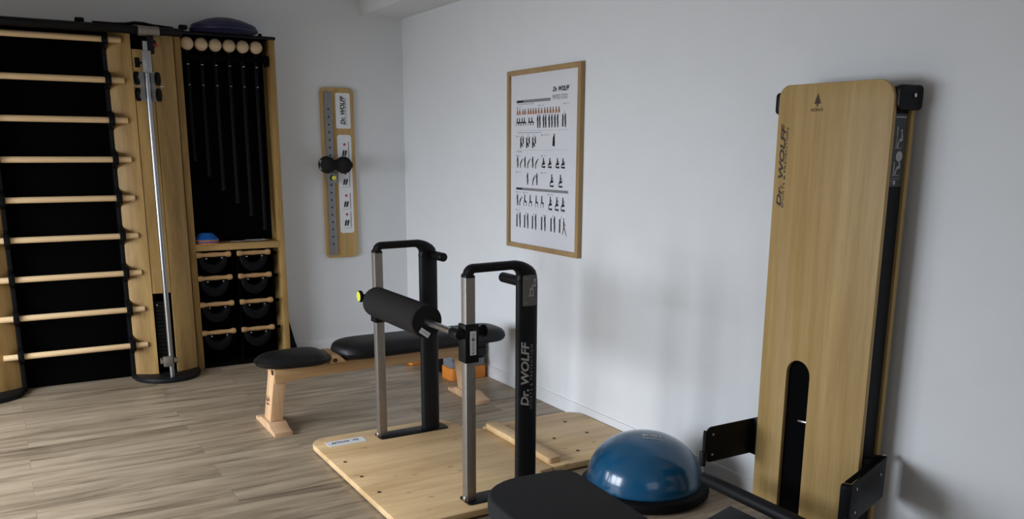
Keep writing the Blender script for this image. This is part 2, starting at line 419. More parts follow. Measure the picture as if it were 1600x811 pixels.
# pole with its fittings
pole = G().cyl((0.873, 5.868, 0.03), (0.873, 5.868, 2.14), 0.0165, n=24).mesh('pole', M['polesteel'], colM)
G().box(0.846, 0.900, 5.84, 5.862, 1.955, 2.085, 0.004).box(0.852, 0.894, 5.862, 5.89, 1.955, 2.085, 0.003).mesh('sleeve', M['alu'], pole)
rc = G().cyl((0.842, 5.88, 2.202), (0.962, 5.88, 2.202), 0.030, n=28, bev=0.003).mesh('rail_clamp', M['steel'], colM)
G().box(0.885, 0.925, 5.862, 5.90, 2.07, 2.19, 0.004).prism([(0.86, 2.15), (0.94, 2.15), (0.925, 2.09), (0.875, 2.09)], XZ, 5.865, 5.895, 0.003).mesh('clamp_arm', M['black'], rc)
G().cyl((0.925, 5.87, 2.12), (0.945, 5.865, 2.125), 0.010, n=16, bev=.002).mesh('clamp_lever', M['red'], rc)  # dark red here paints a slight reflection at the clamp's right side
kn = G()
kn.cyl((0.835, 5.868, 2.015), (0.858, 5.868, 2.015), 0.006, n=12)
star = []
for k in range(20):
    a = 2 * PI * k / 20; r = 0.030 if (k % 4) in (0, 1) else 0.019
    star.append((5.868 + r * math.cos(a), 2.015 + r * math.sin(a)))
kn.prism(star, YZ, 0.808, 0.835, 0.003)
kn.mesh('star_knob', M['blackp'], pole)
car = G().box(0.845, 0.901, 5.888, 5.915, 1.79, 1.96, 0.003).mesh('pulley_carriage', M['alup'], colM)
for s in (-1, 1):
    xc = 0.873 + s * 0.047
    P = [(0.0, -.088), (.022, -.088), (.036, -.06), (.026, -.02), (.024, 0), (.026, .02), (.036, .06), (.022, .088), (0, .088)]
    G().prism([(0.873 + s * (u + .018), 1.876 + v) for u, v in P], XZ, 5.872, 5.878, .001, 1).mesh('pulley_plate', M['alup'], car)
    for dz in (0.048, -0.048):
        g = G().lathe((0, 0, 0), [(0, -.009), (.038, -.009), (.042, -.006), (.034, 0), (.042, .006), (.038, .009), (0, .009)], 28, 'X')
        bmesh.ops.transform(g.bm, matrix=Matrix.Translation((0.873 + s * .060, 5.880, 1.876 + dz)) @ Matrix.Rotation(math.radians(-24), 4, 'Z'), verts=g.bm.verts[:])
        g.mesh('pulley_wheel', M['black'], car)
    G().cyl((xc + s * .02, 5.872, 1.878), (xc + s * .044, 5.872, 1.878), 0.006, n=12, bev=.001).mesh('axle_bolt', M['chrome'], car)
fc = G().box(0.822, 0.880, 5.835, 5.862, 0.108, 0.175, 0.004).cyl((0.885, 5.862, 0.142), (0.91, 5.862, 0.142), 0.020, n=18, bev=.003).mesh('foot_clamp', M['steel'], colM)
G().cyl((0.822, 5.87, 0.142), (0.808, 5.87, 0.142), 0.022, n=6).mesh('clamp_nut', M['alu'], fc)
G().sphere((0.835, 6.02, 0.49), 0.008).mesh('stack_pin', M['chrome'], colM)

# ------------------------------------------------------------------ cabinet
YC = 6.10
cab = thing('storage_cabinet', 'tall open oak cabinet with black interior between the pulley column and the white wall', 'cabinet', (1.41, 6.19, 0))
G().box(1.082, 1.124, YC, 6.285, 0.0, 2.225, 0.002).mesh('side_panel', M['oak'], cab)
G().box(1.692, 1.733, YC, 6.285, 0.0, 2.225, 0.002).mesh('side_panel', M['oak'], cab)
G().box(1.124, 1.692, 6.275, 6.285, 0.02, 2.225).mesh('back_panel', M['backp'], cab)
G().box(1.124, 1.692, YC - .002, 6.275, 0.822, 0.868, 0.002).mesh('shelf', M['oak_x'], cab)
G().box(1.124, 1.692, YC + .01, 6.275, 0.0, 0.03, 0.002).mesh('plinth', M['backp'], cab)
G().box(1.078, 1.737, YC - .015, 6.287, 2.225, 2.245, 0.003).mesh('top_panel', M['black'], cab)
G().box(1.398, 1.408, 6.13, 6.275, 0.03, 0.822).mesh('divider', M['backp'], cab)
G().box(1.124, 1.692, 6.10, 6.20, 2.075, 2.105, 0.003).box(1.655, 1.685, 6.09, 6.12, 2.05, 2.12, .003).mesh('hanging_rack', M['backp'], cab)
# hook rails for the bags
for z in (0.795, 0.635, 0.452, 0.253):
    G().box(1.124, 1.692, 6.18, 6.195, z - .03, z - .01, 0.002).mesh('hook_rail', M['backp'], cab)
# top rail across everything
rail = thing('top_rail', 'black tube rail running along the top of wall bars and column', 'rail', (0.3, 5.9, 2.2))
G().cyl((-0.60, 5.905, 2.208), (1.10, 5.905, 2.208), 0.0245, n=24, bev=.003).mesh('tube', M['black'], rail)
G().box(-0.60, 1.078, 5.935, 6.285, 2.206, 2.238, 0.003).mesh('top_board', M['backp'], rail)
for x in (0.532, 1.118):
    G().box(x - .025, x + .025, 5.93, 5.98, 2.235, 2.262, 0.007).mesh('end_block', M['blackp'], rail)
g = G(); g.tube([(0.60, 5.93, 2.236), (0.72, 5.93, 2.236), (0.78, 5.93, 2.240), (0.83, 5.93, 2.250), (0.88, 5.93, 2.250), (0.93, 5.93, 2.241), (1.05, 5.94, 2.235)], 0.010, ry=0.03, side=(0, 0, 1), n=14)
g.mesh('strap_bundle', M['blackp'], rail)
for x in (1.145, 1.64, ):
    G().cyl((x, 6.11, 2.243), (x, 6.11, 2.262), 0.012, n=14, bev=.002).mesh('bolt', M['blackp'], cab)

# six sticks with wooden balls
names = ['leftmost', 'second from the left', 'third from the left', 'fourth from the left', 'fifth from the left', 'rightmost']
lens = ['shortest', 'second shortest', 'third shortest', 'third longest', 'second longest', 'longest']
endz = [1.42, 1.32, 1.225, 1.135, 1.045, 0.945]
for i in range(6):
    x = 1.166 + 0.0889 * i
    t = thing('ball_stick', 'black stick under a wooden ball, %s and %s of the six' % (names[i], lens[i]), 'exercise stick', (x, 6.13, endz[i]), 'ball-topped sticks hanging in the cabinet')
    G().sphere((x, 6.12, 2.172), 0.042).mesh('ball', M['ballwood'], t)
    s = G(); s.cyl((x, 6.145, endz[i]), (x, 6.145, 2.15), 0.013, n=16, bev=.003).cyl((x, 6.145, endz[i]), (x, 6.145, endz[i] + .02), 0.017, n=16, bev=.003)
    s.mesh('shaft', M['blackp'], t)
    G().cyl((x - .008, 6.126, 2.045), (x + .008, 6.126, 2.045), 0.004, n=10).mesh('ring', M['chrome'], t)
    G().cyl((x - .006, 6.128, 1.915), (x + .006, 6.128, 1.915), 0.0045, n=10).mesh('buckle', M['alup'], t)

# marker cones on the shelf
for k, (z, mt, lab) in enumerate([(0.868, 'coneo', 'orange marker disc at the bottom of the small stack on the cabinet shelf'),
                                  (0.877, 'coneb', 'blue marker disc just above the bottom orange one of the stack on the cabinet shelf'),
                                  (0.886, 'coneo', 'orange marker disc directly under the top blue one of the stack on the cabinet shelf'),
                                  (0.895, 'coneb', 'bright blue marker disc topmost of the stack on the cabinet shelf')]):
    pr = [(0.022, 0.042), (0.044, 0.042), (0.078, 0.008), (0.082, 0.007), (0.082, 0.0), (0.078, 0.0), (0.041, 0.036), (0.022, 0.038), (0.022, 0.042)]
    o = G().lathe((1.208, 6.17, z), pr, 36).mesh('marker_disc', M[mt], None, origin=(1.208, 6.17, z))
    tag(o, lab, 'marker disc', 'marker discs stacked on the cabinet shelf')
tag(G().tube([(1.37, 6.16, .873), (1.43, 6.13, .874), (1.50, 6.17, .874), (1.57, 6.13, .875), (1.63, 6.16, .874), (1.60, 6.20, .875), (1.48, 6.21, .874)], 0.0045, n=8).mesh('cable_snap_cord', M['alu'], None, origin=(1.5, 6.16, .87)),
    'thin silvery cord lying in a loose loop on the cabinet shelf beside the discs', 'cord')

# eight bags with wooden handles
rows = [(0.795, 'top'), (0.635, 'second'), (0.452, 'third'), (0.253, 'bottom')]
for ci, (x, side) in enumerate([(1.235, 'left'), (1.507, 'right')]):
    for z, rn in rows:
        t = thing('handle_bag', 'black weight bag with wooden handle, %s row, %s column in the cabinet' % (rn, side), 'weight bag', (x, 6.14, z - .12), 'wooden-handled weight bags in the cabinet')
        g = G().lathe((x, 6.095, z), [(0, -.116), (.012, -.116), (.0185, -.112), (.0205, -.10), (.0185, -.085), (.0135, -.075), (.0145, -.04), (.0165, 0), (.0145, .04), (.0135, .075), (.0185, .085), (.0205, .10), (.0185, .112), (.012, .116), (0, .116)], 20, 'X')
        g.mesh('handle', M['handle'], t)
        P = [(x + 0.096 * math.cos(a), z - 0.022 + 0.112 * math.sin(a)) for a in [PI + PI * k / 20 for k in range(21)]]
        P += [(x + 0.058 * math.cos(a), z - 0.022 + 0.045 * math.sin(a)) for a in [2 * PI - PI * k / 20 for k in range(21)]]
        G().prism(P, XZ, 6.095, 6.165, 0.014, 3).mesh('bag', M['bagskin'], t)
        for s in (-1, 1):
            G().cyl((x + s * .052, 6.082, z - .024), (x + s * .052, 6.100, z - .024), 0.0052, n=10, bev=.001).mesh('bolt', M['chrome'], t)
            G().box(x + s * .073 - .012, x + s * .073 + .012, 6.092, 6.14, z - .035, z - .006, .003).mesh('strap', M['blackp'], t)

# cushion on top of the cabinet
cu = thing('balance_cushion', 'dark blue domed balance cushion lying on top of the cabinet', 'balance cushion', (1.398, 6.08, 2.245))
G().lathe((1.398, 6.08, 2.245), [(0, 0), (.19, 0), (.203, .006), (.207, .02), (.205, .040), (.195, .048), (.165, .060), (.12, .078), (.07, .090), (.03, .095), (0, .096)], 56).mesh('dome', M['navy'], cu)
G().lathe((1.398, 6.08, 2.245), [(.2, .006), (.213, .008), (.216, .016), (.213, .024), (.2, .026)], 56).mesh('rim', M['navy'], cu)
# thin black mat leaning by the cabinet
o = G().prism([(1.738, 0.0), (1.832, 0.0), (1.80, 0.10), (1.752, 0.31), (1.745, 0.31)], XZ, 6.20, 6.272, 0.003).mesh('black_wedge', M['blackp'], None, origin=(1.78, 6.24, 0))
tag(o, 'narrow black wedge standing on the floor beside the cabinet', 'wedge')

# ------------------------------------------------------------------ wall board with rail and double ball
bd = thing('wall_massage_board', 'upright wooden board with a perforated metal rail on the back wall right of the cabinet', 'massage board', (2.22, 6.27, 0.70))
G().prism(rrect(2.094, 2.346, 0.702, 1.945, 0.035), XZ, 6.264, 6.289, 0.003).mesh('board', M['ply'], bd)
rl = G().prism(rrect(2.115, 2.172, 0.725, 1.915, 0.012), XZ, 6.246, 6.264, 0.003).mesh('perforated_rail', M['alup'], bd)
g = G()
for k in range(19):
    z = 1.79 - k * 0.0545
    g.cyl((2.143, 6.2445, z), (2.143, 6.248, z), 0.0070, n=12)
g.mesh('peg_holes', M['ink'], rl)
s1 = G().prism(rrect(2.204, 2.316, 1.655, 1.908, 0.012), XZ, 6.2625, 6.2645).mesh('sticker', M['sticker'], bd)
text('Dr. WOLFF', 1, M['ink'], s1, (0, 0, 1), (-1, 0, 0), (2.272, 6.262, 1.782), shear=0.25, bold=0.035, fit=0.205, sy=1.15)
text('SPORTS & PREVENTION', 1, M['inkgrey'], s1, (0, 0, 1), (-1, 0, 0), (2.287, 6.262, 1.775), fit=0.19, name='small_lettering')
s2 = G().prism(rrect(2.207, 2.316, 0.886, 1.610, 0.02), XZ, 6.2625, 6.2645).mesh('sticker', M['sticker'], bd)
g = G(); g2 = G(); g3 = G()
def pq(g, x0, x1, z0, z1, y): g.box(x0, x1, y - .0006, y, z0, z1)
for zc in (1.50, 1.29, 1.125, 0.985):
    pq(g, 2.290, 2.296, zc - .055, zc + .06, 6.2622)
    pq(g, 2.235, 2.300, zc - .062, zc - .060, 6.2622)
    for dx in (0.0, .018):
        g2.prism([(2.240 + dx, zc - .045), (2.252 + dx, zc - .045), (2.262 + dx, zc - .012), (2.258 + dx, zc + .002), (2.248 + dx, zc - .006)], XZ, 6.2616, 6.2622)
    g3.cyl((2.262, 6.2622, zc + .04), (2.262, 6.2615, zc + .04), .010, n=14)
g.mesh('diagram_lines', M['inkgrey'], s2); g2.mesh('diagram_figures', M['ink'], s2); g3.mesh('diagram_heads', M['inkred'], s2)
du = G()
du.sphere((2.090, 6.17, 1.395), 0.062).sphere((2.217, 6.17, 1.392), 0.062).cyl((2.09, 6.17, 1.395), (2.217, 6.17, 1.392), 0.036, n=24)
du.cyl((2.26, 6.17, 1.392), (2.282, 6.17, 1.391), 0.022, n=20, bev=.003)
du.mesh('double_ball', M['foam'], bd)
G().box(2.033, 2.046, 6.145, 6.195, 1.36, 1.43, .003).cyl((2.03, 6.17, 1.395), (2.06, 6.17, 1.395), .012, n=14).mesh('axle_plate', M['alu'], bd)
cl = G().box(2.108, 2.180, 6.205, 6.262, 1.262, 1.34, .004).mesh('clamp', M['alup'], bd)
G().cyl((2.142, 6.205, 1.300), (2.142, 6.178, 1.300), 0.020, n=20, bev=.004).mesh('knob', M['blackp'], cl)
G().cyl((2.142, 6.178, 1.300), (2.142, 6.175, 1.300), 0.017, n=20, bev=.001).mesh('knob_cap', M['yellow'], cl)
for x, z in ((2.112, 1.925), (2.325, 1.925), (2.112, .722), (2.325, .722)):
    G().cyl((x, 6.2645, z), (x, 6.2625, z), .006, n=12).mesh('screw', M['alu'], bd)

# ------------------------------------------------------------------ framed poster
po = thing('framed_poster', 'exercise chart poster in a thin oak frame hanging on the right wall', 'poster', (2.75, 4.28, 0.92))
y0, y1, z0, z1 = 3.893, 4.668, 0.918, 1.965; t = 0.028
g = G()
g.bm.free()
for a in (y0, y1 - t): G().box(2.727, 2.755, a, a + t, z0, z1, .002).mesh('frame_side', M['frame'], po)
for a in (z0, z1 - t): G().box(2.727, 2.755, y0 + t, y1 - t, a, a + t, .002).mesh('frame_rail', M['frame'], po)
sheet = G().box(2.742, 2.754, y0 + t, y1 - t, z0 + t, z1 - t).mesh('sheet', M['paper'], po)
XP = 2.7415
PL, PR, PT, PB = 4.575, 4.012, 1.80, 0.95   # printed area: left edge is at larger y
gI, gG, gS, gR = G(), G(), G(), G()
def uv(u, v): return (PL + (PR - PL) * u, PT - 0.55 * v)     # u 0..1 across, v down the sheet
def rect(g, u0, u1, v0, v1):
    a = uv(u0, v0); b = uv(u1, v1); g.box(XP - .0006, XP, b[0], a[0], b[1], a[1])
def blob(g, pts):
    P = [uv(u, v) for u, v in pts]; g.prism(P, YZ, XP - .0006, XP)
def limb(g, a, b, w0=.006, w1=.004):
    w0 *= .62; w1 *= .62; A = Vector(uv(*a)); B = Vector(uv(*b)); d = (B - A).normalized(); n = Vector((-d.y, d.x))
    P = [A + n * w0, A - n * w0, B - n * w1, B + n * w1]; g.prism([(p.x, p.y) for p in P], YZ, XP - .0006, XP)
def head(g, u, v, r=.007):
    c = uv(u, v); r *= .72; g.cyl((XP, c[0], c[1]), (XP - .0006, c[0], c[1]), r, n=12)
def stand(g, u, v, h=.10):
    head(g, u, v); limb(g, (u, v + .008), (u, v + h * .5), .008, .009); limb(g, (u - .004, v + h * .5), (u - .008, v + h), .006, .003); limb(g, (u + .006, v + h * .5), (u + .008, v + h), .006, .003); limb(g, (u - .012, v + .015), (u - .02, v + h * .45), .003, .002)
def sit(g, u, v, h=.075):
    head(g, u, v); limb(g, (u, v + .007), (u - .003, v + h * .55), .007, .010); limb(g, (u - .008, v + h * .55), (u + .035, v + h * .55), .008, .005); limb(g, (u + .033, v + h * .55), (u + .028, v + h), .005, .003); limb(g, (u - .02, v + h * .62), (u - .02, v + h), .003, .003); limb(g, (u - .02, v + h * .63), (u + .02, v + h * .63), .002, .002)
def bend(g, u, v, h=.10):
    limb(g, (u, v + h), (u + .003, v + h * .5), .005, .008); limb(g, (u + .003, v + h * .5), (u + .035, v + h * .12), .009, .006); head(g, u + .045, v + h * .05, .006)
def kneel(g, u, v, h=.09):
    head(g, u, v); limb(g, (u, v + .006), (u, v + h * .55), .007, .011); limb(g, (u - .02, v + h * .6), (u + .03, v + h * .55), .011, .009); limb(g, (u - .03, v + h * .95), (u + .035, v + h * .95), .006, .010); limb(g, (u + .005, v + .02), (u + .035, v + h * .4), .003, .002); limb(g, (u - .025, v + h * .6), (u - .03, v + h * .95), .004, .004)
def bar(g, u, v, h): limb(g, (u, v), (u, v + h), .010, .010); limb(g, (u + .012, v), (u + .035, v - .035), .0015, .0012)
rect(gG, 0, .66, .012, .042); rect(gI, .01, .14, .020, .034)
rect(gG, .02, .35, .053, .058)
for u, v in ((0, .082), (.44, .073), (.90, .072)): rect(gG, u, u + .018, v, v + .016); rect(gG, u + .04, u + .10, v + .005, v + .009)
for u in (.02, .065, .13, .175, .24, .285, .335, .385, .44, .495, .555, .605, .66, .71, .765, .815):
    head(gI, u, .112, .006); blob(gS, [(u - .018, .165), (u + .02, .165), (u + .016, .135), (u + .006, .118), (u - .008, .118), (u - .016, .138)]); limb(gI, (u - .004, .125), (u + .008, .15), .003, .002)
for u in (.015, .06, .115, .16, .255, .31): sit(gI, u, .205)
for u in (.425, .465, .535, .575, .64, .69, .745, .795, .93): stand(gI, u, .185, .125)
bar(gI, .885, .185, .12); rect(gG, 0, .98, .333, .3345)
rect(gG, .02, .50, .352, .357)
for u, v in ((0, .385), (.50, .375)): rect(gG, u, u + .018, v, v + .016); rect(gG, u + .04, u + .14, v + .005, v + .009)
for u in (.09, .21, .33): bar(gI, u, .405, .11); stand(gI, u + .05, .405, .07); limb(gI, (u + .01, .46), (u + .04, .50), .008, .008)
stand(gI, .735, .38, .12); limb(gI, (.725, .41), (.72, .495), .012, .014); rect(gG, 0, .98, .535, .5365)
rect(gG, .01, .12, .552, .559)
for u, v in ((0, .59), (.50, .59)): rect(gG, u, u + .018, v, v + .016); rect(gG, u + .04, u + .09, v + .005, v + .009)
for u in (.02, .17, .325): stand(gI, u + .01, .615, .11); bend(gI, u + .065, .630, .10)
for u in (.54, .66, .80, .90): kneel(gI, u, .625)
for u, v in ((0, .765), (.50, .765)): rect(gG, u, u + .018, v, v + .016); rect(gG, u + .04, u + .10, v + .005, v + .009)

for u in (.235, .42): stand(gI, u, .785, .12)
bend(gI, .34, .80, .11)
for u in (.70, .86): kneel(gI, u, .79, .12)
rect(gG, 0, 1.0, .940, .968); rect(gI, .01, .13, .947, .960)
for u, v in ((0, .985), (.15, .985), (.63, .985)): rect(gG, u, u + .015, v, v + .016); rect(gG, u + .03, u + .10, v + .005, v + .009)
stand(gI, .03, 1.02, .12); bend(gI, .075, 1.04, .10)
for u in (.18, .29, .41, .52): sit(gI, u, 1.02, .12)
for u in (.68, .80, .91): kneel(gI, u, 1.02, .13)
rect(gG, .0, .98, 1.165, 1.166)
rect(gG, 0, .015, 1.18, 1.196); rect(gG, .03, .09, 1.185, 1.189)
for u in (.02, .18, .34, .52, .70): bar(gI, u, 1.235, .14); stand(gI, u + .065, 1.22, .16)
bar(gI, .86, 1.235, .14)
head(gI, .93, 1.23); limb(gI, (.93, 1.245), (.935, 1.31), .008, .009); limb(gI, (.935, 1.31), (.91, 1.39), .006, .003); limb(gI, (.935, 1.31), (.985, 1.40), .006, .003); limb(gI, (.93, 1.26), (.97, 1.30), .003, .002)
gI.mesh('printed_figures', M['ink'], sheet); gG.mesh('printed_bars', M['inkgrey'], sheet); gS.mesh('printed_torsos', M['inkskin'], sheet)
gR.bm.free()
text('Dr. WOLFF', 1, M['ink'], sheet, (0, -1, 0), (0, 0, 1), (XP, 4.103, 1.826), shear=0.3, bold=0.04, fit=0.165, sy=1.1)
text('PHYSIO STIXX', 1, M['inkgrey'], sheet, (0, -1, 0), (0, 0, 1), (XP, 4.108, 1.782), fit=0.150, sy=1.6)

# ------------------------------------------------------------------ treatment bench
be = thing('therapy_bench', 'light beech bench with two black padded cushions standing in front of the back wall', 'bench', (1.8, 4.575, 0))
YM = 4.575
def foot(x0, x1, m):
    g = G(); xm = (x0 + x1) / 2; ax, bx = x0 - .03 + .015, x1 + .0
    # bevelled skid: wide base, raised middle
    P = [(4.385, 0), (4.765, 0), (4.765, .022), (4.70, .030), (4.655, .048), (4.495, .048), (4.45, .030), (4.385, .022)]
    return G().prism(P, YZ, x0, x1, .004).mesh('foot', m, be)
foot(1.135, 1.235, M['beech_x']); foot(2.352, 2.452, M['beech_x'])
for xb, xt, s in ((1.185, 1.222, 1), (2.392, 2.352, -1)):
    g = G()
    P = [(xb - .034, .05), (xb + .034, .05), (xt + .034, .335), (xt - .034, .335)]
    g.prism(P, XZ, 4.515, 4.635, .003); g.mesh('leg', M['beech'], be)
g = G().prism([(1.185, .345), (2.40, .345), (2.40, .285), (1.40, .275), (1.24, .262), (1.185, .262)], XZ, 4.505, 4.645, .004)
g.mesh('rail', M['rail'], be)
G().prism([(1.478, .345), (1.585, .345), (1.545, .385), (1.505, .388)], XZ, 4.468, 4.68, .004).mesh('hinge_block', M['rail'], be)
G().cyl((1.515, 4.465, .362), (1.515, 4.472, .362), .012, n=16).mesh('hinge_bolt', M['hole'], be)
for x, z in ((1.200, .322), ):
    G().box(x - .022, x - .016, 4.52, 4.545, z - .014, z + .010).mesh('slot_mark', M['hole'], be)
def cushion(pts, z0, th, name):
    """padded board with soft rounded edges"""
    g = G(); n = len(pts); xs = [p[0] for p in pts]; ys = [p[1] for p in pts]
    cx = (min(xs) + max(xs)) / 2; cy = (min(ys) + max(ys)) / 2; hx = (max(xs) - min(xs)) / 2; hy = max(.16, (max(ys) - min(ys)) / 2)
    rings = []
    for ins, h in ((.045, 0), (.020, .006), (.005, .020), (0, .036), (.006, th - .034), (.018, th - .020), (.034, th - .011), (.06, th - .004), (.10, th), (.15, th)):
        kx = 1 - ins / hx; ky = max(.02, 1 - ins / hy)
        rings.append([g.bm.verts.new((cx + (x - cx) * kx, cy + (y - cy) * ky, z0 + h)) for x, y in pts])
    fs = []
    for A, B in zip(rings, rings[1:]):
        for i in range(n): fs.append(g.bm.faces.new((A[i], A[(i + 1) % n], B[(i + 1) % n], B[i])))
    fs.append(g.bm.faces.new(rings[-1])); fs.append(g.bm.faces.new(rings[0][::-1]))
    bmesh.ops.recalc_face_normals(g.bm, faces=fs)
    return g
def soft(x0, x1, wa, wb, r, ym=YM, n=8):
    """outline tapering from half width wa at x0 to wb at x1, corners rounded; counter-clockwise"""
    c = [(x0, ym - wa), (x1, ym - wb), (x1, ym + wb), (x0, ym + wa)]; out = []
    for i in range(4):
        p = Vector(c[i]); a = (Vector(c[i - 1]) - p).normalized(); b = (Vector(c[(i + 1) % 4]) - p).normalized()
        rr = r[i]
        A = p + a * rr; B = p + b * rr
        for k in range(n + 1):
            s = k / n; q = A * (1 - s) ** 2 + p * 2 * s * (1 - s) + B * s * s; out.append((q.x, q.y))
    return out
cushion(soft(1.100, 1.500, .125, .165, (.15, .13, .13, .14)), .345, .072, 'seat').mesh('seat_cushion', M['leather'], be)
cushion(soft(1.540, 2.625, .17, .13, (.17, .09, .09, .17)), .352, .094, 'lying').mesh('long_cushion', M['leather'], be)
g = G().cyl((2.40, 4.40, .016), (2.44, 4.40, .016), .001, n=6); g.bm.free()
G().cyl((2.425, 4.62, .052), (2.425, 4.62, .070), .018, n=16, bev=.003).mesh('foot_knob', M['blackp'], be)
# tree mark on the bench leg
g = G(); x = 1.156
g.prism([(4.56, .155), (4.59, .155), (4.575, .19)], YZ, x - .001, x); g.box(x - .001, x, 4.573, 4.577, .148, .156); g.box(x - .001, x, 4.558, 4.592, .135, .141)
g.mesh('burnt_mark', M['stamp'], be)

# ------------------------------------------------------------------ step with black mat behind the bench
st = thing('step_riser', 'orange and grey aerobic step block in the corner under the far bench end', 'step', (2.6, 5.0, 0), 'aerobic step blocks under the bench')
def riser(y0, y1, m1, m2, par):
    P = rrect(2.462, 2.735, y0, y1, .04)
    G().prism(P, XY, 0, .085, .006).mesh('orange_base', m1, par)
    Q = rrect(2.468, 2.730, y0 + .006, y1 - .006, .04)
    G().prism(Q, XY, .085, .135, .004).prism(rrect(2.468, 2.512, y0 + .006, y1 - .006, .015), XY, .13, .165, .006).mesh('grey_top', m2, par)
riser(4.93, 5.10, M['orange'], M['grey'], st)
st2 = thing('step_riser', 'low orange step block under the bench, left of the grey-topped one', 'step', (2.5, 5.58, 0), 'aerobic step blocks under the bench')
G().prism(rrect(2.41, 2.70, 5.47, 5.60, .02), XY, 0, .075, .006).mesh('orange_base', M['orange'], st2)
dk = G().box(2.50, 2.72, 5.11, 5.46, .0, .21, .02, 3).mesh('black_storage_box', M['blackp'], None, origin=(2.6, 5.3, 0))
tag(dk, 'black box on the floor behind the orange step block under the bench', 'box')
hb = thing('black_bag', 'black rounded bag standing on the grey step block against the right wall', 'bag', (2.63, 5.0, .135))
g = G().prism(rrect(2.565, 2.735, .136, .325, .05, rs=(.11, .05, .03, .03)), XZ, 4.95, 5.08, .02, 3); g.mesh('body', M['leather'], hb)
G().box(2.57, 2.73, 4.945, 4.957, .20, .212, .003).mesh('seam_band', M['blackp'], hb)
bt = thing('dark_bottle', 'small dark bottle on the notched end of the orange and grey step block', 'bottle', (2.52, 4.98, .135))
G().lathe((2.536, 4.99, .1355), [(0, 0), (.022, 0), (.024, .006), (.024, .06), (.012, .085), (.011, .10), (0, .10)], 24).mesh('body', M['blackp'], bt)
G().lathe((2.536, 4.99, .2355), [(0, 0), (.014, 0), (.014, .018), (0, .02)], 20).mesh('cap', M['char'], bt)

# ------------------------------------------------------------------ platform with two support frames and foam roller
pf = thing('training_platform', 'pine platform with two black and steel hoops carrying a dark foam roller', 'training platform', (1.65, 3.55, 0))
P = [q for q in rrect(1.245, 2.0, 2.938, 4.15, .09) if q[0] < 1.5]
P = [(1.96, 4.15)] + P + [(1.96, 2.938), (1.985, 2.955), (2.005, 3.02), (2.03, 3.14), (2.05, 3.185), (2.124, 3.196), (2.124, 3.865), (2.085, 3.89), (2.065, 3.93), (2.01, 4.09), (1.985, 4.135)]
def wob(g): return g
brd = G().prism(P, XY, .010, .040, .004).mesh('board', M['pine'], pf)
for (x, y) in ((1.35, 3.05), (1.98, 3.05), (1.35, 4.04), (1.98, 4.04)):
    G().cyl((x, y, 0), (x, y, .010), .03, n=20).mesh('rubber_foot', M['blackp'], pf)
for y in (3.751, 3.533, 3.321):
    G().cyl((1.300, y, .0395), (1.300, y, .0408), .0095, n=18).mesh('peg_hole', M['hole'], brd)
lb = G().prism(rrect(1.303, 1.505, 3.988, 4.066, .008), XY, .040, .0412).mesh('sticker', M['sticker'], pf)
text('Dr. WOLFF', 1, M['ink'], lb, (-1, 0, 0), (0, -1, 0), (1.404, 4.045, .0412), shear=.3, bold=.02, fit=.15, sy=1.2)
